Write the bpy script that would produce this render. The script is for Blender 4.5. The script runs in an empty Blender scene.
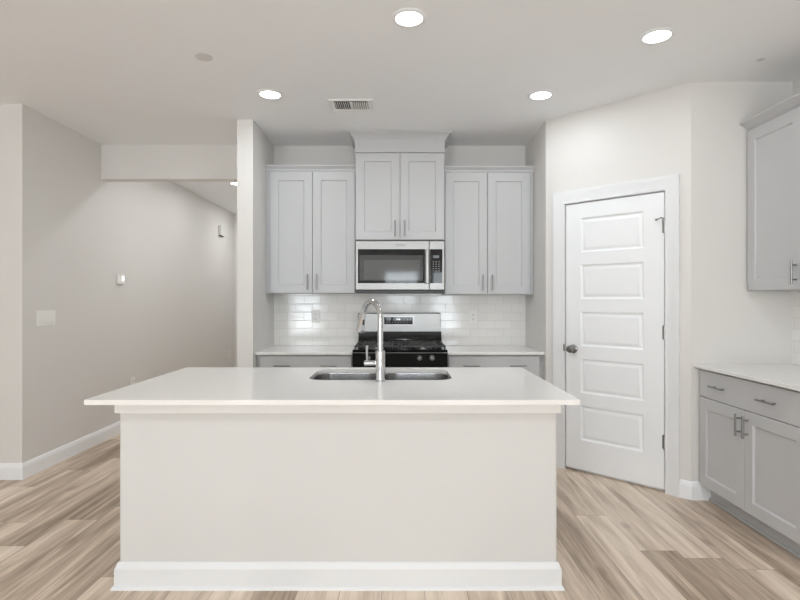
import bpy, bmesh, math, random
from mathutils import Vector, Matrix

random.seed(7)
S = bpy.context.scene
COL = S.collection
R = math.radians

# ------------------------------------------------------------------ camera, sky, exposure
H = 1.305            # eye height
CEIL = 2.733
cam_d = bpy.data.cameras.new('camera')
cam = bpy.data.objects.new('camera', cam_d)
COL.objects.link(cam)
cam.location = (0, 0, H)
cam.rotation_euler = (R(90), 0, 0)
cam_d.sensor_width = 36
cam_d.lens = 525 * 36 / 800
cam_d.clip_start = 0.05
S.camera = cam

world = bpy.data.worlds.new('daylight')
S.world = world
world.use_nodes = True
wt = world.node_tree
bg = wt.nodes['Background']
# open sky above the horizon, below it a yard glow added to brighten the ceiling
SKY, YARD_FILL = 10.5, 17.0
tc = wt.nodes.new('ShaderNodeTexCoord')
sp = wt.nodes.new('ShaderNodeSeparateXYZ')
wt.links.new(tc.outputs['Generated'], sp.inputs[0])
hz = wt.nodes.new('ShaderNodeMapRange')
wt.links.new(sp.outputs[2], hz.inputs[0])
hz.inputs[1].default_value, hz.inputs[2].default_value = -0.06, 0.02
mc = wt.nodes.new('ShaderNodeMix')
mc.data_type = 'RGBA'
wt.links.new(hz.outputs[0], mc.inputs[0])
mc.inputs[6].default_value = (YARD_FILL * 0.88, YARD_FILL * 0.95, YARD_FILL, 1)
mc.inputs[7].default_value = (SKY * 0.86, SKY * 0.945, SKY, 1)
wt.links.new(mc.outputs[2], bg.inputs['Color'])
bg.inputs['Strength'].default_value = 1.0

S.view_settings.view_transform = 'Standard'
S.view_settings.look = 'None'
S.view_settings.gamma = 1
S.view_settings.use_curve_mapping = False
S.view_settings.exposure = 0.27
LAMP_W = 3.7
LENS_E = 6.0

S.cycles.use_denoising = True
S.cycles.max_bounces = 14
S.cycles.diffuse_bounces = 8
S.cycles.glossy_bounces = 5
S.cycles.transparent_max_bounces = 8
S.cycles.caustics_reflective = False
S.cycles.caustics_refractive = False

REAR = -4.5          # rear wall of the living room behind the camera
WINDOWS = [(-2.95, -2.15, 0.12), (-0.42, 0.50, 1.10), (0.78, 1.55, 0.12)]
WZ0, WZ1 = 0.30, 2.20

RZ1 = 2.06               # head of the rear windows
SIDE_FILL = (-3.9, -1.9)     # y extent of an unseen right wall window added for fill light
LIVX = -4.8
RIGHT = 2.57


def portal(loc, w, h, rz):
    """guides the daylight through a window opening"""
    ld = bpy.data.lights.new('window_daylight', 'AREA')
    ld.shape = 'RECTANGLE'
    ld.size, ld.size_y = w, h
    ld.cycles.is_portal = True
    lo = bpy.data.objects.new('window_daylight', ld)
    COL.objects.link(lo)
    lo.location = loc
    lo.rotation_euler = (R(90), 0, rz)


for (wx0, wx1, wz) in WINDOWS:
    portal(((wx0 + wx1) / 2, REAR - 0.14, (wz + RZ1) / 2), wx1 - wx0, RZ1 - wz, 0)
portal((RIGHT + 0.14, sum(SIDE_FILL) / 2, (WZ0 + WZ1) / 2), SIDE_FILL[1] - SIDE_FILL[0], WZ1 - WZ0, R(90))


# ------------------------------------------------------------------ material helpers
class NT:
    def __init__(self, name):
        self.m = bpy.data.materials.new(name)
        self.m.use_nodes = True
        self.t = self.m.node_tree
        self.b = self.t.nodes['Principled BSDF']

    def n(self, typ, **kw):
        nd = self.t.nodes.new(typ)
        for k, v in kw.items():
            setattr(nd, k, v)
        return nd

    def link(self, a, b):
        self.t.links.new(a, b)

    def val(self, sock, v):
        if isinstance(v, (int, float)):
            sock.default_value = v
        elif isinstance(v, (tuple, list)):
            sock.default_value = v
        else:
            self.link(v, sock)

    def math(self, op, a, b=0.0, c=0.0):
        nd = self.n('ShaderNodeMath', operation=op)
        self.val(nd.inputs[0], a)
        self.val(nd.inputs[1], b)
        self.val(nd.inputs[2], c)
        return nd.outputs[0]

    def mix(self, f, a, b, mode='MIX'):
        nd = self.n('ShaderNodeMix', data_type='RGBA', blend_type=mode)
        self.val(nd.inputs[0], f)
        self.val(nd.inputs[6], a)
        self.val(nd.inputs[7], b)
        return nd.outputs[2]

    def ramp(self, f, stops):
        nd = self.n('ShaderNodeValToRGB')
        el = nd.color_ramp.elements
        while len(el) < len(stops):
            el.new(0.5)
        for e, (p, c) in zip(el, stops):
            e.position = p
            e.color = c if len(c) == 4 else (*c, 1)
        self.link(f, nd.inputs[0])
        return nd.outputs[0]

    def bump(self, h, strength, dist=0.01):
        nd = self.n('ShaderNodeBump')
        nd.inputs['Strength'].default_value = strength
        nd.inputs['Distance'].default_value = dist
        self.link(h, nd.inputs['Height'])
        self.link(nd.outputs[0], self.b.inputs['Normal'])

    def noise(self, vec, scale, detail=3, rough=0.5, dist=0.0, dims='3D', w=None):
        nd = self.n('ShaderNodeTexNoise', noise_dimensions=dims)
        nd.inputs['Scale'].default_value = scale
        nd.inputs['Detail'].default_value = detail
        nd.inputs['Roughness'].default_value = rough
        nd.inputs['Distortion'].default_value = dist
        if vec is not None:
            self.link(vec, nd.inputs['Vector'])
        if w is not None:
            self.link(w, nd.inputs['W'])
        return nd.outputs[0]

    def obj(self):
        return self.n('ShaderNodeTexCoord').outputs['Object']


def paint(name, col, rough=0.55, bump=0.06, scale=220.0, var=0.015, spec=0.5, coat=0.0):
    k = NT(name)
    o = k.obj()
    lo = tuple(c * (1 - var) for c in col) + (1,)
    hi = tuple(min(1, c * (1 + var)) for c in col) + (1,)
    k.link(k.mix(k.noise(o, 2.2, 3), lo, hi), k.b.inputs['Base Color'])
    k.b.inputs['Roughness'].default_value = rough
    k.b.inputs['Specular IOR Level'].default_value = spec
    k.b.inputs['Coat Weight'].default_value = coat
    if bump:
        k.bump(k.noise(o, scale, 2), bump, 0.002)
    return k.m


def metal(name, col, rough, brushed=None):
    k = NT(name)
    k.b.inputs['Metallic'].default_value = 1
    k.b.inputs['Base Color'].default_value = (*col, 1)
    o = k.obj()
    if brushed:
        mp = k.n('ShaderNodeMapping')
        mp.inputs['Scale'].default_value = brushed
        k.link(o, mp.inputs['Vector'])
        f = k.noise(mp.outputs[0], 60, 3)
        mr = k.n('ShaderNodeMapRange')
        k.link(f, mr.inputs[0])
        mr.inputs[3].default_value = rough * 0.8
        mr.inputs[4].default_value = rough * 1.25
        k.link(mr.outputs[0], k.b.inputs['Roughness'])
        k.bump(f, 0.03, 0.001)
    else:
        mr = k.n('ShaderNodeMapRange')
        k.link(k.noise(o, 30, 2), mr.inputs[0])
        mr.inputs[3].default_value = rough * 0.9
        mr.inputs[4].default_value = rough * 1.1
        k.link(mr.outputs[0], k.b.inputs['Roughness'])
    return k.m


def glossy(name, col, rough, spec=0.5, coat=0.0):
    k = NT(name)
    o = k.obj()
    k.link(k.mix(k.noise(o, 40, 2), tuple(c * 0.95 for c in col) + (1,), (*col, 1)), k.b.inputs['Base Color'])
    k.b.inputs['Roughness'].default_value = rough
    k.b.inputs['Specular IOR Level'].default_value = spec
    k.b.inputs['Coat Weight'].default_value = coat
    return k.m


def emit(name, col, e):
    k = NT(name)
    k.b.inputs['Base Color'].default_value = (0.8, 0.8, 0.8, 1)
    k.b.inputs['Emission Color'].default_value = (*col, 1)
    k.b.inputs['Emission Strength'].default_value = e
    return k.m


def make_floor():
    k = NT('oak_planks')
    sx = k.n('ShaderNodeSeparateXYZ')
    k.link(k.obj(), sx.inputs[0])
    X, Y = sx.outputs[0], sx.outputs[1]
    PW, PL = 0.19, 1.25
    u = k.math('DIVIDE', k.math('ADD', X, 20.03), PW)
    row = k.math('FLOOR', u)
    wn = k.n('ShaderNodeTexWhiteNoise', noise_dimensions='1D')
    k.link(row, wn.inputs['W'])
    v = k.math('ADD', k.math('DIVIDE', k.math('ADD', Y, 20.0), PL), k.math('MULTIPLY', wn.outputs[0], 7.0))
    col = k.math('FLOOR', v)
    cid = k.math('ADD', k.math('MULTIPLY', row, 17.31), k.math('MULTIPLY', col, 5.77))
    wn2 = k.n('ShaderNodeTexWhiteNoise', noise_dimensions='1D')
    k.link(cid, wn2.inputs['W'])
    rnd = wn2.outputs[0]
    fu, fv = k.math('FRACT', u), k.math('FRACT', v)
    # grain: noise stretched along the plank, shifted per plank
    off = k.math('MULTIPLY', rnd, 40.0)

    def grain(scx, scy, detail, dist, add=0.0):
        cb = k.n('ShaderNodeCombineXYZ')
        k.link(k.math('MULTIPLY', X, scx), cb.inputs[0])
        k.link(k.math('MULTIPLY', Y, scy), cb.inputs[1])
        k.link(k.math('ADD', off, add), cb.inputs[2])
        return k.noise(cb.outputs[0], 1.0, detail, 0.55, dist)
    broad = grain(9.5, 0.75, 3, 1.0)
    mid = grain(38.0, 2.2, 4, 0.6, 3.0)
    fine = grain(190.0, 5.0, 3, 0.3, 9.0)
    f = k.math('ADD', k.math('MULTIPLY', broad, 0.54), k.math('MULTIPLY', mid, 0.28))
    f = k.math('ADD', f, k.math('MULTIPLY', fine, 0.18))
    f = k.math('ADD', f, k.math('MULTIPLY', k.math('SUBTRACT', rnd, 0.5), 0.20))
    c = k.ramp(f, [(0.32, (0.27, 0.195, 0.138)), (0.43, (0.47, 0.37, 0.285)),
                   (0.53, (0.67, 0.55, 0.445)), (0.64, (0.84, 0.72, 0.605))])
    # a few small dark knots
    vo = k.n('ShaderNodeTexVoronoi')
    cb = k.n('ShaderNodeCombineXYZ')
    k.link(k.math('MULTIPLY', X, 4.0), cb.inputs[0])
    k.link(k.math('MULTIPLY', Y, 1.7), cb.inputs[1])
    k.link(off, cb.inputs[2])
    k.link(cb.outputs[0], vo.inputs['Vector'])
    vo.inputs['Scale'].default_value = 1.0
    kn = k.n('ShaderNodeMapRange')
    k.link(vo.outputs['Distance'], kn.inputs[0])
    kn.inputs[1].default_value, kn.inputs[2].default_value = 0.03, 0.13
    kn.inputs[3].default_value, kn.inputs[4].default_value = 0.45, 0.0
    c = k.mix(kn.outputs[0], c, (0.19, 0.12, 0.085, 1))
    # joints
    eu = k.math('MINIMUM', fu, k.math('SUBTRACT', 1.0, fu))
    ev = k.math('MINIMUM', fv, k.math('SUBTRACT', 1.0, fv))
    g = k.math('MAXIMUM', k.math('LESS_THAN', eu, 0.008), k.math('LESS_THAN', ev, 0.0012))
    c = k.mix(k.math('MULTIPLY', g, 0.55), c, (0.12, 0.085, 0.065, 1))
    k.link(c, k.b.inputs['Base Color'])
    k.b.inputs['Roughness'].default_value = 0.42
    k.b.inputs['Specular IOR Level'].default_value = 0.4
    k.bump(k.math('SUBTRACT', k.math('MULTIPLY', fine, 0.4), g), 0.12, 0.001)
    return k.m


def make_tile(name, axis):
    k = NT(name)
    sx = k.n('ShaderNodeSeparateXYZ')
    k.link(k.obj(), sx.inputs[0])
    A, Z = sx.outputs[axis], sx.outputs[2]
    v = k.math('DIVIDE', k.math('SUBTRACT', Z, 0.886 - 0.0765 * 10), 0.0765)
    row = k.math('FLOOR', v)
    half = k.math('MULTIPLY', k.math('MODULO', row, 2.0), 0.5)
    u = k.math('ADD', k.math('DIVIDE', k.math('ADD', A, 10.02), 0.1535), half)
    colm = k.math('FLOOR', u)
    fu, fv = k.math('FRACT', u), k.math('FRACT', v)
    eu = k.math('MULTIPLY', k.math('MINIMUM', fu, k.math('SUBTRACT', 1.0, fu)), 2.0)
    ev = k.math('MINIMUM', fv, k.math('SUBTRACT', 1.0, fv))
    e = k.math('MINIMUM', eu, ev)
    g = k.n('ShaderNodeMapRange')
    k.link(e, g.inputs[0])
    g.inputs[1].default_value, g.inputs[2].default_value = 0.012, 0.03
    wn = k.n('ShaderNodeTexWhiteNoise', noise_dimensions='2D')
    cb = k.n('ShaderNodeCombineXYZ')
    k.link(colm, cb.inputs[0])
    k.link(row, cb.inputs[1])
    k.link(cb.outputs[0], wn.inputs['Vector'])
    tile = k.mix(wn.outputs[0], (0.84, 0.83, 0.81, 1), (0.88, 0.87, 0.85, 1))
    k.link(k.mix(g.outputs[0], (0.68, 0.67, 0.65, 1), tile), k.b.inputs['Base Color'])
    rr = k.n('ShaderNodeMapRange')
    k.link(g.outputs[0], rr.inputs[0])
    rr.inputs[3].default_value, rr.inputs[4].default_value = 0.7, 0.10
    k.link(rr.outputs[0], k.b.inputs['Roughness'])
    # each tile lies at a slightly different tilt
    sc = k.n('ShaderNodeSeparateColor')
    k.link(wn.outputs['Color'], sc.inputs[0])
    tilt = k.math('ADD', k.math('MULTIPLY', k.math('SUBTRACT', sc.outputs[0], 0.5), fu),
                  k.math('MULTIPLY', k.math('SUBTRACT', sc.outputs[1], 0.5), fv))
    h = k.math('ADD', k.math('MULTIPLY', g.outputs[0], 1.0), k.math('MULTIPLY', tilt, 0.8))
    k.bump(h, 0.35, 0.002)
    return k.m


def make_quartz():
    k = NT('white_quartz')
    o = k.obj()
    c = k.ramp(k.noise(o, 260, 2), [(0.35, (0.79, 0.78, 0.765)), (0.6, (0.85, 0.84, 0.825))])
    c2 = k.mix(k.math('MULTIPLY', k.noise(o, 3, 4, 0.6, 1.5), 0.25), c, (0.78, 0.77, 0.75, 1))
    k.link(c2, k.b.inputs['Base Color'])
    k.b.inputs['Roughness'].default_value = 0.09
    k.b.inputs['Specular IOR Level'].default_value = 0.5
    return k.m


def make_pane():
    k = NT('clear_glass')
    t = k.t
    gl = t.nodes.new('ShaderNodeBsdfGlossy')
    gl.inputs['Roughness'].default_value = 0.02
    tr = t.nodes.new('ShaderNodeBsdfTransparent')
    fr = t.nodes.new('ShaderNodeFresnel')
    mx = t.nodes.new('ShaderNodeMixShader')
    t.links.new(fr.outputs[0], mx.inputs[0])
    t.links.new(tr.outputs[0], mx.inputs[1])
    t.links.new(gl.outputs[0], mx.inputs[2])
    t.links.new(mx.outputs[0], t.nodes['Material Output'].inputs['Surface'])
    return k.m


M = {
    'wall': paint('warm_grey_wall_paint', (0.725, 0.71, 0.69), 0.6, 0.05),
    'ceiling': paint('ceiling_paint', (0.885, 0.90, 0.915), 0.8, 0.08, 160),
    'trim': paint('white_trim_paint', (0.86, 0.87, 0.89), 0.35, 0.0),
    'island_base': paint('island_baseboard_paint', (0.76, 0.775, 0.79), 0.38, 0.0),
    'casing': paint('white_casing_paint', (0.79, 0.80, 0.815), 0.35, 0.0),
    'door': paint('white_door_paint', (0.87, 0.885, 0.905), 0.38, 0.03, 300),
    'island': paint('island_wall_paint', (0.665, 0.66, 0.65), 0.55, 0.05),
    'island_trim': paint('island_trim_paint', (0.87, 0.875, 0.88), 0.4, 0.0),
    'cab': paint('grey_cabinet_paint', (0.53, 0.535, 0.545), 0.36, 0.0, var=0.01),
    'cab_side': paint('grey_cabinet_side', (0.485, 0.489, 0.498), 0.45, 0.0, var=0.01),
    'quartz': make_quartz(),
    'tile_x': make_tile('white_subway_tile', 0),
    'tile_y': make_tile('white_subway_tile_right', 1),
    'floor': make_floor(),
    'steel': metal('brushed_stainless', (0.300, 0.295, 0.288), 0.34, (0.4, 1, 12)),
    'sink_steel': metal('sink_stainless', (0.40, 0.40, 0.405), 0.22, (6, 6, 0.5)),
    'nickel': metal('satin_nickel', (0.33, 0.325, 0.32), 0.30),
    'dark_nickel': metal('dark_satin_nickel', (0.30, 0.295, 0.29), 0.26),
    'chrome': metal('polished_chrome', (0.58, 0.585, 0.60), 0.07),
    'black_glass': glossy('black_glass', (0.008, 0.008, 0.009), 0.04, 0.30),
    'black_enamel': glossy('black_enamel', (0.008, 0.008, 0.008), 0.10, 0.30),
    'oven_window': glossy('smoked_glass', (0.060, 0.060, 0.062), 0.05),
    'oven_mesh': glossy('dotted_screen_glass', (0.10, 0.10, 0.10), 0.06),
    'iron': paint('cast_iron', (0.045, 0.045, 0.045), 0.42, 0.15, 300),
    'black_plastic': glossy('black_plastic', (0.018, 0.018, 0.018), 0.35),
    'grey_button': glossy('grey_key_print', (0.35, 0.35, 0.35), 0.4),
    'display': glossy('grey_display', (0.16, 0.165, 0.17), 0.2),
    'digits': emit('lit_digits', (0.85, 0.95, 1.0), 2.2),
    'plastic': paint('white_plastic', (0.86, 0.855, 0.84), 0.35, 0.0),
    'slot': glossy('dark_slot', (0.03, 0.03, 0.03), 0.6),
    'vent_dark': glossy('dark_duct', (0.06, 0.058, 0.055), 0.8),
    'vent': paint('vent_enamel', (0.85, 0.85, 0.84), 0.4, 0.0),
    'plate': paint('grey_cover_plate', (0.68, 0.675, 0.66), 0.7, 0.0),
    'lens': emit('lit_lamp_lens', (1.0, 0.98, 0.95), LENS_E),
    'pane': make_pane(),
}


# ------------------------------------------------------------------ mesh helpers
class MB:
    def __init__(self):
        self.bm = bmesh.new()

    def box(self, x0, x1, y0, y1, z0, z1, bev=0.0, seg=2, only=None):
        d = bmesh.ops.create_cube(self.bm, size=1.0)
        vs = d['verts']
        for v in vs:
            v.co = Vector(((x0 + x1) / 2 + v.co.x * (x1 - x0), (y0 + y1) / 2 + v.co.y * (y1 - y0),
                           (z0 + z1) / 2 + v.co.z * (z1 - z0)))
        if bev > 0:
            es = list({e for v in vs for e in v.link_edges})
            if only is not None:
                ax = 'xyz'.index(only)
                es = [e for e in es if abs((e.verts[0].co - e.verts[1].co)[ax]) > 1e-6]
            bmesh.ops.bevel(self.bm, geom=es, offset=bev, segments=seg, profile=0.5, affect='EDGES')
        return self

    def poly(self, pts):
        return self.bm.faces.new([self.bm.verts.new(p) for p in pts])

    def extrude(self, pts, vec):
        vec = Vector(vec)
        a = [self.bm.verts.new(p) for p in pts]
        b = [self.bm.verts.new(Vector(p) + vec) for p in pts]
        self.bm.faces.new(a)
        self.bm.faces.new(b[::-1])
        n = len(a)
        for i in range(n):
            j = (i + 1) % n
            self.bm.faces.new((a[j], a[i], b[i], b[j]))
        return self

    def sweep(self, path, prof, fmap, closed=False):
        """profile (offset to the right of travel, height) along a mitred path in a plane"""
        P = [Vector(p) for p in path]
        n = len(P)
        rings = []
        for i in range(n):
            def nrm(a, b):
                d = (P[b] - P[a]).normalized()
                return Vector((d.y, -d.x))
            if closed:
                n1, n2 = nrm((i - 1) % n, i), nrm(i, (i + 1) % n)
            else:
                n1 = nrm(i - 1, i) if i > 0 else nrm(i, i + 1)
                n2 = nrm(i, i + 1) if i < n - 1 else n1
            m = (n1 + n2) / (1 + n1.dot(n2))
            rings.append([self.bm.verts.new(fmap(P[i].x + m.x * o, P[i].y + m.y * o, h)) for o, h in prof])
        k = len(prof)
        for i in range(n if closed else n - 1):
            a, b = rings[i], rings[(i + 1) % n]
            for j in range(k):
                jj = (j + 1) % k
                self.bm.faces.new((a[j], a[jj], b[jj], b[j]))
        if not closed:
            self.bm.faces.new(rings[0][::-1])
            self.bm.faces.new(rings[-1])
        return self

    def tube(self, path, rad, seg=16, cap=True):
        P = [Vector(p) for p in path]
        n = len(P)
        rs = rad if isinstance(rad, (list, tuple)) else [rad] * n
        tg = []
        for i in range(n):
            a, b = P[max(0, i - 1)], P[min(n - 1, i + 1)]
            tg.append((b - a).normalized())
        up = Vector((0, 0, 1)) if abs(tg[0].z) < 0.9 else Vector((1, 0, 0))
        u = tg[0].cross(up).normalized()
        rings = []
        for i in range(n):
            u = (u - tg[i] * u.dot(tg[i])).normalized()
            w = tg[i].cross(u)
            rings.append([self.bm.verts.new(P[i] + (u * math.cos(2 * math.pi * s / seg) + w * math.sin(2 * math.pi * s / seg)) * rs[i]) for s in range(seg)])
        for i in range(n - 1):
            for s in range(seg):
                t = (s + 1) % seg
                self.bm.faces.new((rings[i][s], rings[i][t], rings[i + 1][t], rings[i + 1][s]))
        if cap:
            self.bm.faces.new(rings[0][::-1])
            self.bm.faces.new(rings[-1])
        return self

    def lathe(self, prof, origin=(0, 0, 0), axis=(0, 0, 1), seg=32, closed=False):
        """profile (radius, distance along axis); ends capped unless the profile is closed"""
        ax = Vector(axis).normalized()
        up = Vector((0, 0, 1)) if abs(ax.z) < 0.9 else Vector((1, 0, 0))
        u = ax.cross(up).normalized()
        w = ax.cross(u)
        O = Vector(origin)
        rings = [[self.bm.verts.new(O + ax * h + (u * math.cos(2 * math.pi * s / seg) + w * math.sin(2 * math.pi * s / seg)) * r) for s in range(seg)] for r, h in prof]
        k = len(rings)
        for i in range(k if closed else k - 1):
            a, b = rings[i], rings[(i + 1) % k]
            for s in range(seg):
                t = (s + 1) % seg
                self.bm.faces.new((a[s], a[t], b[t], b[s]))
        if not closed:
            self.bm.faces.new(rings[0][::-1])
            self.bm.faces.new(rings[-1])
        return self

    def loops(self, loops, cap_last=True, cap_first=False):
        L = [[self.bm.verts.new(p) for p in lp] for lp in loops]
        n = len(L[0])
        for a, b in zip(L, L[1:]):
            for i in range(n):
                j = (i + 1) % n
                self.bm.faces.new((a[i], a[j], b[j], b[i]))
        if cap_last:
            self.bm.faces.new(L[-1])
        if cap_first:
            self.bm.faces.new(L[0][::-1])
        return self

    def panel_slab(self, x0, x1, z0, z1, t, panels, prof, edge=0.0025, y=0.0):
        """slab whose front (facing -y, at y) has recessed panels; prof = (inset, depth) rings"""
        bm = self.bm
        xa, xb, za, zb = x0 + edge, x1 - edge, z0 + edge, z1 - edge
        xs = sorted({xa, xb} | {p[0] for p in panels} | {p[2] for p in panels})
        zs = sorted({za, zb} | {p[1] for p in panels} | {p[3] for p in panels})
        cache = {}

        def V(x, yy, z):
            key = (round(x, 6), round(yy, 6), round(z, 6))
            if key not in cache:
                cache[key] = bm.verts.new(key)
            return cache[key]
        for i in range(len(xs) - 1):
            for j in range(len(zs) - 1):
                a, b, c, d = xs[i], xs[i + 1], zs[j], zs[j + 1]
                hit = [p for p in panels if p[0] <= a + 1e-6 and p[2] >= b - 1e-6 and p[1] <= c + 1e-6 and p[3] >= d - 1e-6]
                if not hit:
                    bm.faces.new((V(a, y, c), V(b, y, c), V(b, y, d), V(a, y, d)))
        for p in panels:
            pr = [(0.0, 0.0)] + list(prof)
            for (i0, d0), (i1, d1) in zip(pr, pr[1:]):
                def ring(i, dd):
                    return [(p[0] + i, y + dd, p[1] + i), (p[2] - i, y + dd, p[1] + i), (p[2] - i, y + dd, p[3] - i), (p[0] + i, y + dd, p[3] - i)]
                a, b = ring(i0, d0), ring(i1, d1)
                for q in range(4):
                    r = (q + 1) % 4
                    bm.faces.new((V(*a[q]), V(*a[r]), V(*b[r]), V(*b[q])))
            bm.faces.new([V(*c) for c in b])
        # eased outer edge, sides and back (plain rectangles; side points follow the grid)
        bottom = [(x, za) for x in xs]
        right = [(xb, z) for z in zs][1:]
        top = [(x, zb) for x in xs[::-1]][1:]
        left = [(xa, z) for z in zs[::-1]][1:-1]
        loop = bottom + right + top + left

        def out(pt):
            x, z = pt
            return (x0 if x == xa else x1 if x == xb else x, z0 if z == za else z1 if z == zb else z)
        f1 = [V(x, y, z) for x, z in loop]
        f2 = [V(out(q)[0], y + edge, out(q)[1]) for q in loop]
        f3 = [V(out(q)[0], y + t, out(q)[1]) for q in loop]
        n = len(loop)
        for A, B in ((f1, f2), (f2, f3)):
            for i in range(n):
                j = (i + 1) % n
                bm.faces.new((A[j], A[i], B[i], B[j]))
        bm.faces.new(f3)
        return self

    def build(self, name, mat, parent=None, label=None, sharp=35, bevel=0.0):
        bmesh.ops.recalc_face_normals(self.bm, faces=self.bm.faces[:])
        me = bpy.data.meshes.new(name)
        self.bm.to_mesh(me)
        self.bm.free()
        me.materials.append(mat)
        for p in me.polygons:
            p.use_smooth = True
        me.set_sharp_from_angle(angle=R(sharp))
        o = bpy.data.objects.new(name, me)
        COL.objects.link(o)
        if parent is not None:
            o.parent = parent
        if label:
            o['label'] = label
        if bevel:
            md = o.modifiers.new('eased_edges', 'BEVEL')
            md.width, md.segments, md.limit_method, md.angle_limit = bevel, 2, 'ANGLE', R(40)
        wn = o.modifiers.new('face_normals', 'WEIGHTED_NORMAL')
        wn.keep_sharp = True
        return o


def tag(o, label, cat, group=None):
    o['label'] = label
    o['category'] = cat
    if group:
        o['group'] = group
    return o


def thing(name, label, cat, loc=(0, 0, 0), rz=0.0, group=None):
    o = bpy.data.objects.new(name, None)
    o.empty_display_size = 0.1
    COL.objects.link(o)
    o.location = loc
    o.rotation_euler = (0, 0, rz)
    return tag(o, label, cat, group)


def struct(o):
    o['kind'] = 'structure'
    return o


def rrect(cx, cy, w, d, r, z, n=6):
    pts = []
    for (sx, sy, a0) in ((1, 1, 0), (-1, 1, 90), (-1, -1, 180), (1, -1, 270)):
        for i in range(n + 1):
            a = R(a0 + 90 * i / n)
            pts.append((cx + sx * (w / 2 - r) + r * math.cos(a), cy + sy * (d / 2 - r) + r * math.sin(a), z))
    return pts


XY = lambda u, v, h: (u, v, h)

# ------------------------------------------------------------------ setting
BACK = 4.86           # kitchen back wall
AX0, AX1 = -1.164, 1.16   # alcove side walls
LEFT = -2.75
FACE = 3.822          # depth of the wall facing the room at the left
A = Vector((1.16, 4.18, 0))      # start of the angled pantry wall
WL = 0.745 * math.sqrt(2)
TOP = 0.886           # counter height
SLAB = 0.021

struct(MB().box(-4.8, 2.9, REAR - 0.12, 8.9, -0.05, 0).build('floor', M['floor']))
struct(MB().box(-4.92, 2.9, REAR - 0.12, 8.9, CEIL, CEIL + 0.1).build('ceiling', M['ceiling']))
# left: the wall facing the room, then the long wall that runs down the hallway
struct(MB().box(-4.8, LEFT, FACE, 3.96, 0, CEIL).box(LEFT - 0.12, LEFT, 3.96, 8.8, 0, CEIL).build('wall_left', M['wall']))
def pierced(name, x0, x1, ya, yb, y0, y1):
    m = MB().box(x0, x1, ya, y0, 0, CEIL).box(x0, x1, y1, yb, 0, CEIL).box(x0, x1, y0, y1, 0, WZ0).box(x0, x1, y0, y1, WZ1, CEIL)
    return struct(m.build(name, M['wall']))


struct(MB().box(-4.92, LIVX, REAR, 3.96, 0, CEIL).build('wall_living', M['wall']))
struct(MB().box(LEFT, -1.290, 8.7, 8.8, 0, CEIL).build('wall_hall', M['wall']))
struct(MB().box(-1.290, AX0, 4.155, 8.8, 0, CEIL).build('wall_pillar', M['wall']))
struct(MB().box(LEFT, -1.290, 4.83, 4.94, 2.418, CEIL).build('wall_header', M['wall']))
struct(MB().box(AX0, AX1, BACK, BACK + 0.12, 0, CEIL).build('wall_back', M['wall']))
struct(MB().box(AX1, AX1 + 0.12, 4.18, BACK + 0.12, 0, CEIL).build('wall_alcove', M['wall']))
struct(MB().box(1.905, RIGHT + 0.12, 3.435, 3.555, 0, CEIL).build('wall_facing', M['wall']))
pierced('wall_right', RIGHT, RIGHT + 0.12, REAR, 3.435, *SIDE_FILL)
DH = 2.041            # pantry door height
DT0, DT1 = 0.1617 * 1.0536, 0.8437 * 1.0536
pw = MB().box(0, DT0 - 0.004, 0, 0.12, 0, CEIL).box(DT1 + 0.004, WL, 0, 0.12, 0, CEIL).box(DT0 - 0.004, DT1 + 0.004, 0, 0.12, DH + 0.005, CEIL)
pw = struct(pw.build('wall_pantry', M['wall']))
pw.location = A
pw.rotation_euler = (0, 0, R(-45))

# rear wall with three tall windows
rw = MB()
edges = [-4.8] + [e for w in WINDOWS for e in w[:2]] + [RIGHT]
for i in range(0, len(edges), 2):
    rw.box(edges[i], edges[i + 1], REAR - 0.12, REAR, 0, CEIL)
for (a, b, wz) in WINDOWS:
    rw.box(a, b, REAR - 0.12, REAR, 0, wz).box(a, b, REAR - 0.12, REAR, RZ1, CEIL)
struct(rw.build('wall_rear', M['wall']))
def window(n, a, b, za, zb, fmap):
    """frame and panes; fmap turns (along, through, up) into room axes"""
    w, zm = 0.05, (za + zb) / 2

    def bx(mb, u0, u1, v0, v1, z0, z1):
        p, q = fmap(u0, v0), fmap(u1, v1)
        mb.box(min(p[0], q[0]), max(p[0], q[0]), min(p[1], q[1]), max(p[1], q[1]), z0, z1)
    fr, pa = MB(), MB()
    bx(fr, a, a + w, 0.04, 0.10, za, zb)
    bx(fr, b - w, b, 0.04, 0.10, za, zb)
    for z0, z1 in ((za, za + w), (zb - w, zb), (zm - 0.02, zm + 0.02)):
        bx(fr, a + w, b - w, 0.04, 0.10, z0, z1)
    f = struct(fr.build('window_%d' % n, M['trim']))
    for z0, z1 in ((za + w, zm - 0.02), (zm + 0.02, zb - w)):
        bx(pa, a + w, b - w, 0.070, 0.074, z0, z1)
    pa.build('pane', M['pane'], f)


for i, (a, b, wz) in enumerate(WINDOWS):
    window(i + 1, a, b, wz, RZ1, lambda u, v: (u, REAR - v))
window(4, *SIDE_FILL, WZ0, WZ1, lambda u, v: (RIGHT + v, u))  # unseen window, added to even out the room light

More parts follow.
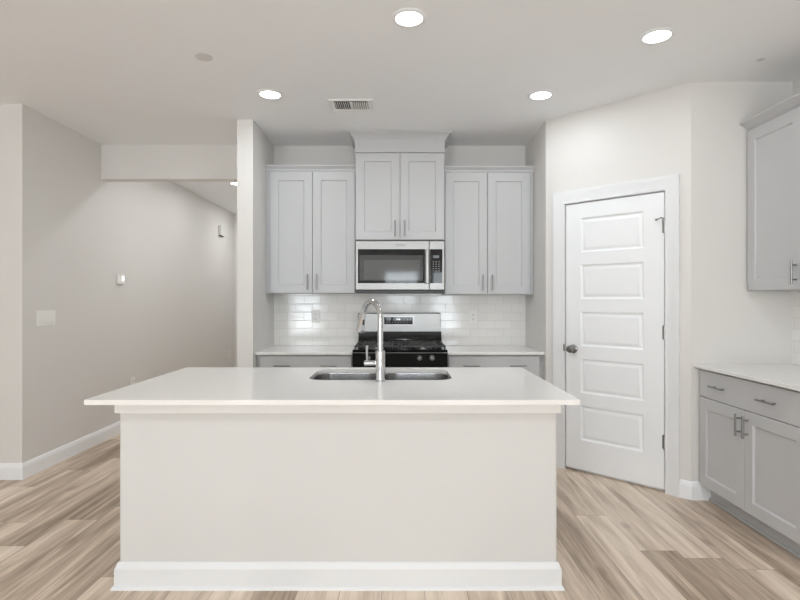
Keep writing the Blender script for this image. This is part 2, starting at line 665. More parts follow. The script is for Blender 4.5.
# baseboards
BB = [(0, 0), (0.016, 0), (0.016, 0.084), (0.012, 0.092), (0.009, 0.106), (0.005, 0.114), (0, 0.118)]
e = 0.0005
struct(MB().sweep([(-4.8, FACE), (LEFT, FACE), (LEFT, 8.7)], BB, XY).build('baseboard_left', M['trim']))
struct(MB().sweep([(LEFT + .016, 8.7), (-1.290, 8.7)], BB, XY).build('baseboard_hall', M['trim']))
bp = A + Vector((math.sin(R(45)), -math.cos(R(45)), 0)) * (DT1 + 0.096)
struct(MB().sweep([(bp.x, bp.y), (1.905, 3.435), (2.03, 3.435)], BB, XY).build('baseboard_right', M['trim']))
struct(MB().sweep([(-1.290, 8.7), (-1.290, 4.155), (AX0, 4.155), (AX0, 4.24)], BB, XY).build('baseboard_pillar', M['trim']))

# tiled backsplashes
struct(MB().box(AX0, AX1, BACK - 0.008, BACK, TOP, 1.37).build('wall_backsplash', M['tile_x']))
struct(MB().box(RIGHT - 0.008, RIGHT, 2.50, 3.435, TOP, 1.37).build('wall_backsplash_right', M['tile_y']))

# pantry door: casing and the five panel slab
PM = dict(location=A, rz=R(-45))


def place(o):
    o.location = A
    o.rotation_euler = (0, 0, R(-45))
    return o


# casing: travel so that the offset points outwards from the opening
ci = 0.006
CAS = [(0, 0), (0, 0.010), (0.010, 0.014), (0.014, 0.011), (0.045, 0.013), (0.055, 0.019), (0.080, 0.022), (0.090, 0.022), (0.092, 0.016), (0.092, 0)]
path = [(DT1 + ci, 0.0), (DT1 + ci, DH + ci), (DT0 - ci, DH + ci), (DT0 - ci, 0.0)]
cs = MB().sweep(path, CAS, lambda u, v, h: (u, -h, v))
# jambs and the stop the slab closes on
jb = MB().sweep(path[::-1], [(-0.002, 0.008), (-0.002, 0.10), (0.002, 0.10), (0.002, 0.008)], lambda u, v, h: (u, h, v))
trim1 = struct(place(cs.build('trim_1', M['casing'])))
j = jb.box(DT0 - 0.004, DT1 + 0.004, 0.042, 0.075, 0.0, DH + 0.004).build('door_stop', M['trim'], trim1)

dx0, dx1 = DT0 + 0.0015, DT1 - 0.0025
px0, px1 = dx0 + 0.119, dx1 - 0.134
pans = [(px0, z0, px1, z1) for z0, z1 in ((1.666, 1.925), (1.313, 1.572), (0.957, 1.216), (0.602, 0.861), (0.245, 0.506))]
DPROF = [(0.004, 0.004), (0.010, 0.009), (0.018, 0.010), (0.034, 0.003), (0.040, 0.003)]
door = struct(place(MB().panel_slab(dx0, dx1, 0.022, DH - 0.003, 0.035, pans, DPROF, 0.002, y=0.003).build('door_1', M['door'], sharp=25)))
kx = dx0 + 0.062
kn = MB().lathe([(0.033, 0.0), (0.033, 0.006), (0.028, 0.011), (0.013, 0.014), (0.012, 0.032), (0.020, 0.040), (0.027, 0.050), (0.0285, 0.060), (0.024, 0.070), (0.012, 0.075)], (kx, 0.003, 0.932), (0, -1, 0), 28)
kn.build('door_knob', M['dark_nickel'], door, 'round satin nickel door knob')
for hz in (1.805, 1.085, 0.345):
    hb = MB().tube([(dx1 + 0.003, -0.004, hz - 0.045), (dx1 + 0.003, -0.004, hz + 0.045)], 0.0085, 12)
    hb.tube([(dx1 + 0.003, -0.004, hz - 0.051), (dx1 + 0.003, -0.004, hz + 0.051)], 0.0055, 12)
    hb.box(dx1 - 0.012, dx1 + 0.002, 0.0005, 0.0028, hz - 0.044, hz + 0.044)
    if hz > 1.5:
        hb.tube([(dx1 + 0.003, -0.004, hz + 0.050), (dx1 - 0.012, -0.026, hz + 0.056), (dx1 - 0.038, -0.024, hz + 0.046)], 0.004, 8)
        hb.lathe([(0.007, 0), (0.007, 0.010)], (dx1 - 0.040, -0.022, hz + 0.046), (-0.7, 0.7, 0), 10)
    hb.build('hinge', M['nickel'], door, 'satin nickel hinge with a bent door stop' if hz > 1.5 else 'satin nickel hinge')
# strike plate on the left jamb
struct(place(MB().box(DT0 - 0.019, DT0 - 0.004, -0.0125, -0.0085, 0.912, 0.966, 0.0015).build('trim_2', M['dark_nickel'])))


# ------------------------------------------------------------------ cabinets
SHK = [(0.002, 0.003), (0.006, 0.0085), (0.009, 0.010)]


def pull(parent, x, y, z, length, vertical):
    """bar pull standing off a front at local y"""
    b = MB()
    h = length / 2
    o = 0.030
    if vertical:
        b.tube([(x, y - o, z - h), (x, y - o, z + h)], 0.0058, 12)
        for s in (-1, 1):
            b.tube([(x, y, z + s * h * 0.62), (x, y - o, z + s * h * 0.62)], 0.0045, 10)
    else:
        b.tube([(x - h, y - o, z), (x + h, y - o, z)], 0.0058, 12)
        for s in (-1, 1):
            b.tube([(x + s * h * 0.62, y, z), (x + s * h * 0.62, y - o, z)], 0.0045, 10)
    return b.build('handle', M['nickel'], parent, 'satin nickel bar pull')


def shaker(parent, x0, x1, z0, z1, y, stile=0.069):
    return MB().panel_slab(x0, x1, z0, z1, 0.020, [(x0 + stile, z0 + stile, x1 - stile, z1 - stile)], SHK, 0.002, y).build('door', M['cab'], parent, sharp=25)


def wall_cabinet(label, loc, rz, x0, x1, z0, z1, depth, fill_l, fill_r, crown_path, crown_prof, pull_z, frieze=None, split=None):
    """local: x along the front, doors' front at y=0, wall at y=depth"""
    t = thing('wall_cabinet', label, 'cabinet', loc, rz)
    c = MB().box(x0, x1, 0.0205, depth, z0, z1 + (frieze or 0))
    c.build('carcass', M['cab_side'], t)
    if fill_l:
        MB().box(x0 - fill_l, x0, 0.024, 0.045, z0, z1).build('filler_strip', M['cab_side'], t)
    if fill_r:
        MB().box(x1, x1 + fill_r, 0.024, 0.045, z0, z1).build('filler_strip', M['cab_side'], t)
    if frieze:
        MB().box(x0, x1, 0.004, 0.0205, z1 + 0.004, z1 + frieze).build('frieze_board', M['cab'], t)
    mid = (x0 + x1) / 2 if split is None else split
    a = shaker(t, x0 + 0.006, mid - 0.002, z0 + 0.004, z1 - 0.003, 0)
    b = shaker(t, mid + 0.002, x1 - 0.006, z0 + 0.004, z1 - 0.003, 0)
    pull(a, mid - 0.041, 0, pull_z, 0.135, True)
    pull(b, mid + 0.039, 0, pull_z, 0.135, True)
    MB().sweep(crown_path, crown_prof, XY).build('crown_moulding', M['cab'], t)
    return t


def crown(z, h, p):
    """crown profile: (projection, height); closed outline from the frame outwards"""
    return [(-0.012, z), (0.004, z), (0.006, z + 0.15 * h), (0.012, z + 0.22 * h), (0.35 * p, z + 0.42 * h), (0.72 * p, z + 0.68 * h),
            (0.95 * p, z + 0.80 * h), (p, z + 0.84 * h), (p, z + h), (-0.012, z + h)]


UF = BACK - 0.325       # upper door fronts
Z0, Z1 = 1.362, 2.413
wall_cabinet('grey two-door wall cabinet left of the microwave, beside the white pillar wall', (0, UF, 0), 0,
             -1.129, -0.384, Z0, Z1, 0.325, 0.034, 0, [(-1.163, 0.02), (-0.384, 0.02)],
             [(o, z) for o, z in crown(Z1, 0.056, 0.038)], 1.463)
wall_cabinet('grey two-door wall cabinet right of the microwave, beside the pantry wall', (0, UF, 0), 0,
             0.384, 1.129, Z0 - 0.009, Z1 - 0.009, 0.325, 0, 0.029, [(0.384, 0.02), (1.158, 0.02)],
             [(o, z) for o, z in crown(Z1 - 0.009, 0.056, 0.038)], 1.455)
CF = 4.465
wall_cabinet('tall deep grey wall cabinet reaching the ceiling above the microwave', (0, CF, 0), 0,
             -0.381, 0.381, 1.815, 2.558, BACK - CF, 0, 0, [(-0.381, BACK - CF - 0.002), (-0.381, 0.004), (0.381, 0.004), (0.381, BACK - CF - 0.002)],
             crown(2.656, 0.0762, 0.052), 1.911, frieze=0.160)
RU = 2.262
wall_cabinet('grey wall cabinet high on the right wall at the photo edge', (RU, 3.430, 0), R(-90),
             0.004, 0.930, Z0, Z1 - 0.01, RIGHT - RU, 0, 0, [(0.0, 0.02), (0.930, 0.02)], crown(Z1 - 0.01, 0.056, 0.064), 1.463, split=0.476)


def base_cabinet(label, loc, rz, x0, x1, depth, fill_l, fill_r, side=None):
    t = thing('base_cabinet', label, 'cabinet', loc, rz)
    zt = TOP - SLAB - 0.001
    depth -= 0.022
    MB().box(x0, x1, 0.0205, depth, 0.104, zt).build('carcass', M['cab_side'], t)
    MB().box(x0, x1, 0.072, depth, 0.0, 0.104).box(x0, x1, 0.062, 0.072, 0.0, 0.018, 0.004).build('toe_kick', M['cab_side'], t)
    if fill_l:
        MB().box(x0 - fill_l, x0, 0.024, 0.045, 0.104, zt).build('filler_strip', M['cab_side'], t)
    if fill_r:
        MB().box(x1, x1 + fill_r, 0.024, 0.045, 0.104, zt).build('filler_strip', M['cab_side'], t)
    d = MB().panel_slab(x0 + 0.006, x1 - 0.006, 0.684, 0.852, 0.020, [], SHK, 0.002, 0).build('drawer_front', M['cab'], t)
    w = x1 - x0
    for f in ((0.24, 0.715) if side else (0.25, 0.75)):
        pull(d, x0 + w * f, 0, 0.766 if side else 0.777, 0.135, False)
    mid = x0 + 0.448 if side else (x0 + x1) / 2
    a = shaker(t, x0 + 0.006, mid - 0.002, 0.109, 0.680, 0)
    b = shaker(t, mid + 0.002, x1 - 0.006, 0.109, 0.680, 0)
    pull(a, mid - 0.032, 0, 0.590, 0.125, True)
    pull(b, mid + 0.032, 0, 0.590, 0.125, True)
    return t


BF = 4.235
base_cabinet('grey base cabinet left of the range, half hidden behind the island', (0, BF, 0), 0, -1.135, -0.386, BACK - BF, 0.027, 0)
base_cabinet('grey base cabinet right of the range, half hidden behind the island', (0, BF, 0), 0, 0.386, 1.135, BACK - BF, 0, 0.024)
base_cabinet('grey base cabinet with wide drawer and two doors along the right wall', (1.950, 3.424, 0), R(-90), 0.0, 0.915, RIGHT - 1.950, 0.010, 0, side=1)

# counters
tag(MB().box(AX0 + 0.001, -0.383, 4.212, BACK - 0.009, TOP - SLAB, TOP).build('countertop', M['quartz'], bevel=0.002),
    'white quartz countertop left of the range against the tiled wall', 'countertop')
tag(MB().box(0.383, AX1 - 0.001, 4.212, BACK - 0.009, TOP - SLAB, TOP).build('countertop', M['quartz'], bevel=0.002),
    'white quartz countertop right of the range against the tiled wall', 'countertop')
tag(MB().box(1.922, RIGHT - 0.009, 2.50, 3.434, TOP - SLAB, TOP).build('countertop', M['quartz'], bevel=0.002),
    'white quartz countertop on the base cabinet along the right wall', 'countertop')

# ------------------------------------------------------------------ island
isl = thing('kitchen_island', 'large white kitchen island with a plain front in the middle of the room', 'island', (0, 0, 0))
IX0, IX1, IY0, IY1 = -1.275, 0.714, 2.382, 3.235
zt = TOP - SLAB - 0.001
wth = 0.10
b = MB()
ou = [(x, y) for x, y, _ in rrect((IX0 + IX1) / 2, (IY0 + IY1) / 2, IX1 - IX0, IY1 - IY0, 0.012, 0, 3)]
inn = [(x, y) for x, y, _ in rrect((IX0 + IX1) / 2, (IY0 + IY1) / 2, IX1 - IX0 - 0.12, IY1 - IY0 - 0.08, 0.012, 0, 3)]
b.loops([[(x, y, 0) for x, y in inn], [(x, y, 0) for x, y in ou], [(x, y, zt) for x, y in ou], [(x, y, zt) for x, y in inn], [(x, y, 0) for x, y in inn]], cap_last=False)
bmesh.ops.remove_doubles(b.bm, verts=b.bm.verts[:], dist=1e-5)
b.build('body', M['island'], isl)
ring = [(IX0, IY0), (IX1, IY0), (IX1, IY1), (IX0, IY1)]
IB = [(0.0005, 0), (0.026, 0), (0.025, 0.007), (0.021, 0.013), (0.015, 0.016), (0.015, 0.086), (0.013, 0.094), (0.0095, 0.100), (0.007, 0.110), (0.004, 0.116), (0.0005, 0.118)]
MB().sweep(ring, IB, XY, closed=True).build('baseboard', M['island_base'], isl, 'white baseboard with shoe moulding')
IT = [(0.0005, zt - 0.070), (0.012, zt - 0.070), (0.013, zt - 0.067), (0.013, zt - 0.027), (0.016, zt - 0.022), (0.022, zt - 0.018), (0.024, zt - 0.014), (0.024, zt), (0.0005, zt)]
MB().sweep(ring, IT, XY, closed=True).build('trim_board', M['island_trim'], isl, 'white stepped trim under the worktop')

# worktop with the sink cutout
HX0, HX1, HY0, HY1 = -0.488, 0.278, 2.748, 3.178
it = bmesh.new()
outer = rrect(-0.285, (2.20 + 3.263) / 2, 2.084, 1.063, 0.005, TOP, 5)
inner = rrect((HX0 + HX1) / 2, (HY0 + HY1) / 2, HX1 - HX0, HY1 - HY0, 0.085, TOP, 8)
for lp in (outer, inner):
    vs = [it.verts.new(p) for p in lp]
    for i in range(len(vs)):
        it.edges.new((vs[i], vs[(i + 1) % len(vs)]))
bmesh.ops.triangle_fill(it, use_beauty=True, use_dissolve=False, edges=it.edges[:])
ex = bmesh.ops.extrude_face_region(it, geom=it.faces[:])
for v in [g for g in ex['geom'] if isinstance(g, bmesh.types.BMVert)]:
    v.co.z -= SLAB
mb = MB()
mb.bm.free()
mb.bm = it
tag(mb.build('island_worktop', M['quartz'], bevel=0.003), 'wide white quartz island worktop with a sink cutout', 'countertop')

# sink
sk = thing('kitchen_sink', 'double bowl stainless undermount sink set into the island worktop', 'sink', (0, 0, 0))
zf = TOP - SLAB - 0.0005
hc, hw = (HX0 + HX1) / 2, (HX1 - HX0)
for sgn in (-1, 1):
    bw = hw / 2 - 0.010
    bx = hc + sgn * (bw / 2 + 0.012)
    cy, dd = (HY0 + HY1) / 2, HY1 - HY0 + 0.004
    lp = [rrect(bx, cy, bw + 0.03, dd + 0.03, 0.10, zf), rrect(bx, cy, bw, dd, 0.085, zf), rrect(bx, cy, bw - 0.006, dd - 0.006, 0.082, zf - 0.006),
          rrect(bx, cy, bw - 0.02, dd - 0.02, 0.075, zf - 0.15), rrect(bx, cy, bw - 0.05, dd - 0.05, 0.065, zf - 0.185),
          rrect(bx, cy, bw - 0.10, dd - 0.10, 0.05, zf - 0.195), rrect(bx, cy, 0.10, 0.10, 0.049, zf - 0.200)]
    bs = MB().loops(lp[1:]).build('basin', M['sink_steel'], sk, sharp=60)
    MB().lathe([(0.045, 0), (0.045, 0.003), (0.036, 0.0045), (0.03, 0.002), (0.004, 0.002)], (bx, cy, zf - 0.200), (0, 0, 1), 28).build('drain', M['chrome'], bs)
MB().box(hc - 0.011, hc + 0.011, HY0 + 0.03, HY1 - 0.03, zf - 0.12, zf - 0.012, 0.004).build('divider', M['sink_steel'], sk)

# faucet
fb = Vector((-0.101, 2.702, TOP))
fc = thing('kitchen_faucet', 'tall arched chrome pull-down faucet on the island worktop', 'faucet', fb)
MB().lathe([(0.0285, 0), (0.0285, 0.005), (0.0255, 0.009), (0.0250, 0.152), (0.0235, 0.158), (0.0140, 0.160)], (0, 0, 0), (0, 0, 1), 32).build('base', M['chrome'], fc)
d = Vector((-0.110, 0.163, 0)).normalized()
RA, ZC = 0.092, 0.319
pth = [Vector((0, 0, z)) for z in (0.158, 0.22, 0.28, ZC)]
for i in range(1, 23):
    a = R(162 * i / 22)
    pth.append(d * (RA - RA * math.cos(a)) + Vector((0, 0, ZC + RA * math.sin(a))))
MB().tube(pth, 0.0142, 20).build('spout', M['chrome'], fc)
tan = (d * math.sin(R(162)) + Vector((0, 0, math.cos(R(162))))).normalized()
p0 = pth[-1]
hd = MB().lathe([(0.0142, -0.001), (0.0165, 0.002), (0.0165, 0.012), (0.0185, 0.030), (0.0225, 0.085), (0.0232, 0.100), (0.0210, 0.104), (0.012, 0.104)], p0, tan, 24).build('spray_head', M['chrome'], fc)
side = Vector((0.62, -0.78, 0)).normalized()
side = (side - tan * side.dot(tan)).normalized()
bb = MB()
bp0 = p0 + tan * 0.030 + side * 0.0172
bp1 = p0 + tan * 0.062 + side * 0.0195
bb.tube([bp0, bp0.lerp(bp1, 0.1), bp0.lerp(bp1, 0.9), bp1], [0.003, 0.0058, 0.0058, 0.003], 10).build('button', M['black_plastic'], hd, 'black spray button')
MB().lathe([(0.012, 0.018), (0.0135, 0.028), (0.0135, 0.078), (0.0125, 0.083), (0.005, 0.084)], (0, 0, 0.095), (-1, -0.05, 0), 20).build('handle_hub', M['chrome'], fc)
MB().tube([(-0.068, -0.004, 0.104), (-0.069, -0.005, 0.13), (-0.069, -0.008, 0.165), (-0.068, -0.011, 0.184), (-0.068, -0.011, 0.187)], [0.0050, 0.0048, 0.0058, 0.0068, 0.004], 14).build('lever', M['chrome'], fc)

# ------------------------------------------------------------------ gas range
RX = 0.378
rg = thing('gas_range', 'stainless and black gas range between the two back counters', 'range', (0, 4.18, 0))
D = BACK - 4.18 - 0.012       # depth behind the front
DK = 0.905                    # deck height
MB().box(-RX, RX, 0.045, D, 0.03, DK - 0.03).box(-RX + 0.03, RX - 0.03, 0.08, D - 0.03, 0.0, 0.03).build('body', M['black_plastic'], rg)
od = MB().box(-RX + 0.004, RX - 0.004, 0.006, 0.045, 0.215, 0.755, 0.004).build('oven_door', M['steel'], rg)
MB().box(-0.26, 0.26, 0.003, 0.0062, 0.33, 0.60, 0.001).build('window', M['black_glass'], od)
hb = MB().tube([(-0.32, -0.045, 0.705), (0.32, -0.045, 0.705)], 0.012, 16)
for s in (-1, 1):
    hb.tube([(s * 0.30, 0.008, 0.705), (s * 0.30, -0.045, 0.705)], 0.009, 12)
hb.build('handle', M['steel'], od)
MB().box(-RX + 0.004, RX - 0.004, 0.008, 0.045, 0.035, 0.208, 0.004).build('storage_drawer', M['steel'], rg)
# sloped black control panel
cp = MB().extrude([(-RX, 0.004, 0.762), (-RX, 0.045, 0.762), (-RX, 0.060, DK - 0.006), (-RX, 0.012, DK - 0.006), (-RX, 0.004, DK - 0.014)], (2 * RX, 0, 0)).build('control_panel', M['black_enamel'], rg)
MB().box(-RX + 0.004, RX - 0.004, 0.002, 0.006, 0.8825, 0.8855).build('edge_highlight', M['nickel'], cp, 'thin bright strip drawn as the edge highlight')  # bright strip stands in for light reflecting off the cooktop edge
for kx in (-0.252, -0.150, 0.156, 0.255):
    MB().lathe([(0.022, 0.0), (0.022, 0.006), (0.019, 0.009), (0.0175, 0.026), (0.0155, 0.029), (0.006, 0.030)], (kx, 0.004, 0.842), (0, -1, 0), 24).box(kx - 0.0035, kx + 0.0035, -0.032, -0.008, 0.826, 0.858, 0.0015).build('knob', M['dark_nickel'], cp, 'chrome burner knob')
# cooktop deck: thin raised rim, coved up to the backguard at the back
ck = MB().extrude([(-RX, 0.0, DK - 0.004), (-RX, 0.0, DK + 0.001), (-RX, 0.006, DK + 0.004), (-RX, 0.018, DK + 0.004), (-RX, 0.030, DK - 0.002), (-RX, 0.530, DK - 0.002),
                   (-RX, 0.560, DK + 0.003), (-RX, 0.585, DK + 0.020), (-RX, 0.603, DK + 0.050), (-RX, 0.610, DK + 0.112), (-RX, D, DK + 0.112), (-RX, D, DK - 0.029), (-RX, 0.0, DK - 0.006)], (2 * RX, 0, 0))
ck.build('cooktop', M['black_enamel'], rg, 'glossy black cooktop', sharp=25)
for (bx, by, br) in ((-0.195, 0.165, 0.046), (0.195, 0.165, 0.052), (-0.195, 0.410, 0.040), (0.195, 0.410, 0.036)):
    bn = MB().lathe([(br + 0.018, -0.002), (br + 0.016, 0.006), (br, 0.008), (br, 0.014), (br - 0.006, 0.014)], (bx, by, DK - 0.001), (0, 0, 1), 24).build('burner', M['nickel'], rg, 'round burner base')
    MB().lathe([(br, 0.0), (br + 0.001, 0.004), (br - 0.004, 0.008), (0.006, 0.009)], (bx, by, DK + 0.013), (0, 0, 1), 24).build('burner_cap', M['iron'], bn)
for s in (-1, 1):
    g = MB()
    gx0, gx1 = (-0.366, -0.003) if s < 0 else (0.003, 0.366)
    gz0, gz1 = DK + 0.020, DK + 0.034
    gy0, gy1 = 0.035, 0.545
    for x in (gx0, gx1 - 0.012):
        g.box(x, x + 0.012, gy0, gy1, gz0, gz1, 0.002)
    for y in (gy0, (gy0 + gy1) / 2 - 0.006, gy1 - 0.012):
        g.box(gx0 + 0.012, gx1 - 0.012, y, y + 0.012, gz0, gz1, 0.002)
    for yc in (0.165, 0.410):
        xc = s * 0.195
        for i in range(8):
            a = R(45 * i)
            c, sn = math.cos(a), math.sin(a)
            lim = 0.112 if i % 2 == 0 else 0.125
            g.tube([(xc + c * 0.028, yc + sn * 0.028, gz1 - 0.005), (xc + c * lim, yc + sn * lim, gz1 - 0.006)], 0.0055, 8)
        for xx in (gx0 + 0.06, gx1 - 0.065):
            g.box(xx, xx + 0.009, yc - 0.11, yc + 0.11, gz0 + 0.002, gz1, 0.002)
    for x in (gx0 + 0.006, gx1 - 0.006):
        for y in (gy0 + 0.006, gy1 - 0.006):
            g.tube([(x, y, DK - 0.003), (x, y, gz0 + 0.002)], 0.007, 8)
    g.build('grate', M['iron'], rg, 'black cast iron grate')
# backguard
BX = 0.376
bk = MB().extrude([(-BX, 0.600, 1.017), (-BX, 0.602, 1.022), (-BX, 0.605, 1.173), (-BX, 0.615, 1.186), (-BX, D, 1.186), (-BX, D, 1.017)], (2 * BX, 0, 0)).build('backguard', M['black_plastic'], rg, 'black framed stainless backguard')
yf = lambda z: 0.602 + (z - 1.022) / 0.143 * 0.003


def face(x0, x1, z0, z1, o, th, bev=0.0):
    """thin plate lying on the slightly leaning backguard face"""
    m = MB()
    m.extrude([(x0, yf(z0) - o, z0), (x1, yf(z0) - o, z0), (x1, yf(z1) - o, z1), (x0, yf(z1) - o, z1)], (0, th, 0))
    return m


face(-BX + 0.004, BX - 0.004, 1.019, 1.180, 0.004, 0.0045).build('steel_panel', M['steel'], bk, 'brushed stainless panel')
face(-0.145, 0.130, 1.078, 1.158, 0.0055, 0.002).build('panel_border', M['nickel'], bk)
face(-0.139, 0.122, 1.084, 1.150, 0.0075, 0.003).build('display', M['black_glass'], bk, 'black glass display')

bk.location.x = -0.006


def text(s, size, parent, mat, name, loc, label, rx=90, depth=0.0004):
    cu = bpy.data.curves.new(name, 'FONT')
    cu.body = s
    cu.size = size
    cu.align_x, cu.align_y = 'CENTER', 'CENTER'
    cu.extrude = depth
    to = bpy.data.objects.new(name, cu)
    COL.objects.link(to)
    dg = bpy.context.evaluated_depsgraph_get()
    me = bpy.data.meshes.new_from_object(to.evaluated_get(dg))
    bpy.data.objects.remove(to)
    bpy.data.curves.remove(cu)
    me.name = name
    me.materials.clear()
    me.materials.append(mat)
    me.transform(Matrix.Translation(loc) @ Matrix.Rotation(R(rx), 4, 'X'))
    o = bpy.data.objects.new(name, me)
    COL.objects.link(o)
    o.parent = parent
    o['label'] = label
    return o


text('12:00', 0.016, bk, M['digits'], 'clock_digits', (-0.010, yf(1.128) - 0.0082, 1.128), 'lit white clock digits', 86)
for i in range(9):
    for z in (1.100, 1.126):
        x = -0.115 + i * 0.0265
        if abs(x + 0.01) > 0.03 or z < 1.11:
            MB().box(x - 0.004, x + 0.004, yf(z) - 0.0080, yf(z) - 0.0072, z - 0.0025, z + 0.0025).build('key', M['grey_button'], bk)

# ------------------------------------------------------------------ microwave
MF = 4.470
mw = thing('microwave', 'stainless over-the-range microwave with black glass door under the tall cabinet', 'microwave', (0, MF, 1.362))
MX = 0.379
mt, mbt = 0.446, 0.030         # top and bottom of the front, above the base
MB().box(-MX, MX, 0.030, BACK - MF - 0.010, 0.010, mt + 0.004, 0.003).build('body', M['black_plastic'], mw)
MB().box(-MX + 0.004, MX - 0.004, 0.004, 0.14, 0.0, 0.027, 0.003).build('vent_grille', M['black_plastic'], mw, 'black bottom vent lip')
SX = 0.250                    # seam between the door and the controls
dr = MB().box(-MX, SX - 0.001, 0.0, 0.030, mbt, mt, 0.004).build('door', M['steel'], mw, 'stainless framed door')
zb0, zb1 = 0.086, 0.376       # black glass band
MB().box(-MX + 0.021, 0.212, -0.002, 0.002, zb0, zb1, 0.001).build('glass', M['black_glass'], dr, 'black door glass')
MB().box(-MX + 0.034, 0.196, -0.0030, -0.0018, zb0 + 0.022, zb1 - 0.052, 0.0004).build('window_screen', M['oven_window'], dr, 'smoked window')
MB().box(-MX + 0.072, 0.170, -0.0038, -0.0028, zb0 + 0.030, zb1 - 0.092, 0.0004).build('window', M['oven_mesh'], dr, 'lighter inner window')
hm = MB().box(0.214, 0.247, -0.048, -0.030, zb0 - 0.006, zb1 - 0.006, 0.008, 3)
for z in (zb0 + 0.03, zb1 - 0.04):
    hm.box(0.222, 0.240, -0.032, 0.001, z - 0.012, z + 0.012, 0.002)
hm.build('handle', M['steel'], dr, 'vertical stainless handle')
text('Whirlpool', 0.020, dr, M['black_plastic'], 'logo', (0.003, -0.0006, 0.411), 'small dark maker lettering')
pn = MB().box(SX + 0.001, MX, 0.0, 0.030, mbt, mt, 0.004).build('control_panel', M['steel'], mw, 'stainless control panel')
MB().box(SX + 0.006, MX - 0.018, -0.002, 0.002, zb0, zb1, 0.001).build('key_glass', M['black_glass'], pn, 'black control glass')
MB().box(SX + 0.030, SX + 0.082, -0.0030, -0.0018, 0.300, 0.324, 0.0004).build('display', M['display'], pn, 'grey display')
for r in range(5):
    for c in range(3):
        x, z = SX + 0.034 + c * 0.024, 0.268 - r * 0.0195
        MB().box(x - 0.005, x + 0.005, -0.0026, -0.0018, z - 0.003, z + 0.003).build('key', M['grey_button'], pn)


# ------------------------------------------------------------------ small fittings
def outlet(label, loc, rz, group=None):
    t = thing('wall_outlet', label, 'outlet', loc, rz, group)
    pl = MB().box(-0.036, 0.036, -0.005, 0, -0.058, 0.058, 0.002).build('plate', M['plastic'], t)
    for s in (-1, 1):
        f = MB().box(-0.017, 0.017, -0.0065, -0.004, s * 0.021 - 0.0145, s * 0.021 + 0.0145, 0.0012).build('socket', M['plastic'], t)
        sl = MB().box(-0.0085, -0.0060, -0.0072, -0.0062, s * 0.021 - 0.005, s * 0.021 + 0.006)
        sl.box(0.0060, 0.0085, -0.0072, -0.0062, s * 0.021 - 0.004, s * 0.021 + 0.005)
        sl.tube([(0, -0.0062, s * 0.021 - 0.009), (0, -0.0072, s * 0.021 - 0.009)], 0.0025, 8)
        sl.build('slot', M['slot'], f)
    return t


outlet('white outlet on the tiled backsplash left of the range', (-0.780, BACK - 0.0085, 1.155), 0)
outlet('white outlet on the tiled backsplash right of the range', (0.676, BACK - 0.0085, 1.150), 0)
outlet('white outlet low on the left wall, peeking over the island edge', (LEFT + 0.0005, 5.40, 0.455), R(90))
outlet('white outlet at the dim far end of the hallway wall', (LEFT + 0.0005, 8.45, 0.44), R(90))

sw = thing('light_switch', 'white four-gang light switch plate on the left wall near the corner', 'switch', (LEFT + 0.0005, 4.075, 1.165), R(90))
MB().box(-0.108, 0.108, -0.006, 0, -0.060, 0.060, 0.0025).build('plate', M['plastic'], sw)
for i in range(4):
    x = -0.069 + 0.046 * i
    MB().extrude([(x - 0.0165, -0.005, -0.034), (x - 0.0165, -0.0105, -0.033), (x - 0.0165, -0.0075, 0.0), (x - 0.0165, -0.0068, 0.033), (x - 0.0165, -0.005, 0.034)], (0.033, 0, 0)).build('rocker', M['plastic'], sw)

th = thing('thermostat', 'small white thermostat on the left wall', 'thermostat', (LEFT + 0.0005, 5.15, 1.510), R(90))
MB().box(-0.062, 0.062, -0.022, 0, -0.048, 0.048, 0.006, 3).build('housing', M['plastic'], th)
MB().box(-0.002, 0.040, -0.0235, -0.0215, -0.016, 0.030, 0.0006).build('display', emit('thermostat_display', (0.95, 0.98, 1.0), 1.0), th, 'bright lit display')

dc = thing('door_chime', 'small white chime box high on the hallway wall', 'chime', (LEFT + 0.0005, 8.02, 2.36), R(90))
MB().box(-0.085, 0.085, -0.045, 0, -0.075, 0.075, 0.006).build('housing', M['plate'], dc)
MB().box(-0.070, 0.070, -0.040, -0.006, -0.080, -0.0745).build('grille', M['vent_dark'], dc)

# ceiling register
VX, VY = -0.355, 3.845
vt = thing('ceiling_vent', 'white ceiling register with dark louvres in front of the tall cabinet', 'vent', (VX, VY, CEIL))
vw, vd = 0.140, 0.092
MB().sweep([(-vw, -vd), (-vw, vd), (vw, vd), (vw, -vd)], [(0, -0.0005), (0, -0.004), (-0.006, -0.008), (-0.020, -0.009), (-0.020, -0.0005)][::1], lambda u, v, h: (u, v, h), closed=True).build('frame', M['vent'], vt)
MB().box(-vw + 0.019, vw - 0.019, -vd + 0.019, vd - 0.019, -0.002, -0.0008).build('duct_opening', M['vent_dark'], vt, 'dark duct opening')
for i in range(16):
    x = -vw + 0.028 + i * (2 * vw - 0.056) / 15
    tl = -0.004 if i < 8 else 0.004
    MB().extrude([(x - tl, -vd + 0.0195, -0.011), (x - tl + 0.0014, -vd + 0.0195, -0.011), (x + tl + 0.0014, -vd + 0.0195, -0.0025), (x + tl, -vd + 0.0195, -0.0025)], (0, 2 * vd - 0.039, 0)).build('louvre', M['vent'], vt)
MB().box(-0.006, 0.006, -vd + 0.0195, vd - 0.0195, -0.0112, -0.003).build('centre_bar', M['vent'], vt)


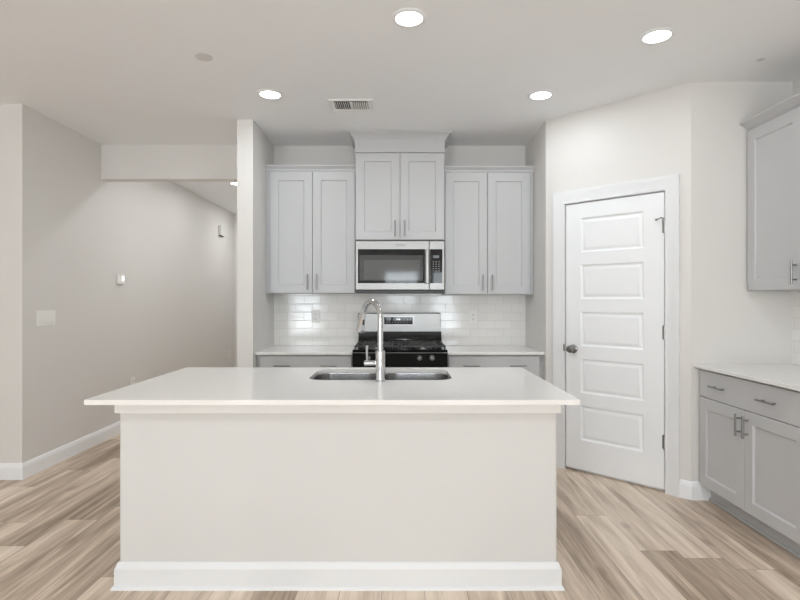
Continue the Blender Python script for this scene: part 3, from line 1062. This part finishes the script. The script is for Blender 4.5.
# recessed lights
def downlight(label, x, y, r=0.090, power=1.0, group='recessed kitchen ceiling lights', tint=(0.89, 0.955, 1.0)):
    t = thing('recessed_light', label, 'ceiling light', (x, y, CEIL), 0, group)
    MB().lathe([(r, -0.0005), (r, -0.004), (r - 0.006, -0.008), (r - 0.016, -0.0090), (r - 0.022, -0.007), (r - 0.022, -0.0005)], (0, 0, 0), (0, 0, 1), 40, closed=True).build('trim_ring', M['trim'], t)
    MB().lathe([(r - 0.0222, -0.0008), (r - 0.0222, -0.0045), (0.01, -0.0050)], (0, 0, 0), (0, 0, 1), 40).build('lens', M['lens'], t, 'glowing white lens')
    ld = bpy.data.lights.new('lamp_glow', 'AREA')
    ld.shape = 'DISK'
    ld.size = 2 * (r - 0.024)
    ld.energy = LAMP_W * power
    ld.color = tint
    lo = bpy.data.objects.new('lamp_glow', ld)
    COL.objects.link(lo)
    lo.parent = t
    lo.location = (0, 0, -0.0105)
    return t


downlight('glowing recessed light above the island, nearest the top of the photo', 0.046, 2.655, 0.091, 1.4)
downlight('glowing recessed light in front of the pantry door wall', 1.388, 2.836, 0.091, 0.65)
downlight('glowing recessed light between the ceiling vent and the left side', -0.900, 3.640, 0.091, 1.2)
downlight('glowing recessed light above the right counter by the pantry corner', 0.980, 3.655, 0.091, 0.85)
downlight('glowing recessed light in the hallway beyond the dropped header', -2.00, 6.42, 0.090, 1.0, None, (0.95, 0.97, 0.97))
downlight('added fill light at the near end of the hallway, unseen behind the white pillar wall', -1.62, 5.35, 0.090, 1.9, None, (0.95, 0.97, 0.97))  # no fitting known here, added to fill the near hallway
downlight('added fill light deep in the hallway, unseen behind the white pillar wall', -2.00, 8.0, 0.090, 1.8, None, (0.95, 0.97, 0.97))  # added out of view to brighten the far hallway
for x in (-3.4, -1.1, 1.2):  # unseen grid of lights added as soft fill from behind the camera
    for y in (-0.9, -2.3, -3.6):
        downlight('added unseen fill light in the living room ceiling behind the camera', x, y, 0.090, 1.9 if x < -2 else 3.5 if x > 0 else 4.0, 'added living room fill lights')

tag(MB().lathe([(0.050, -0.0004), (0.050, -0.003), (0.046, -0.0042), (0.004, -0.0044)], (-1.152, 3.085, CEIL), (0, 0, 1), 32).build('ceiling_cover_plate', M['plate']),
    'faint flat round cover plate on the ceiling at the left', 'cover plate')
tag(MB().lathe([(0.022, -0.0004), (0.022, -0.003), (0.019, -0.0042), (0.003, -0.0044)], (2.14, 3.115, CEIL), (0, 0, 1), 24).build('ceiling_cover_plate', M['plate']),
    'tiny faint round plate on the ceiling above the right wall cabinet', 'cover plate')
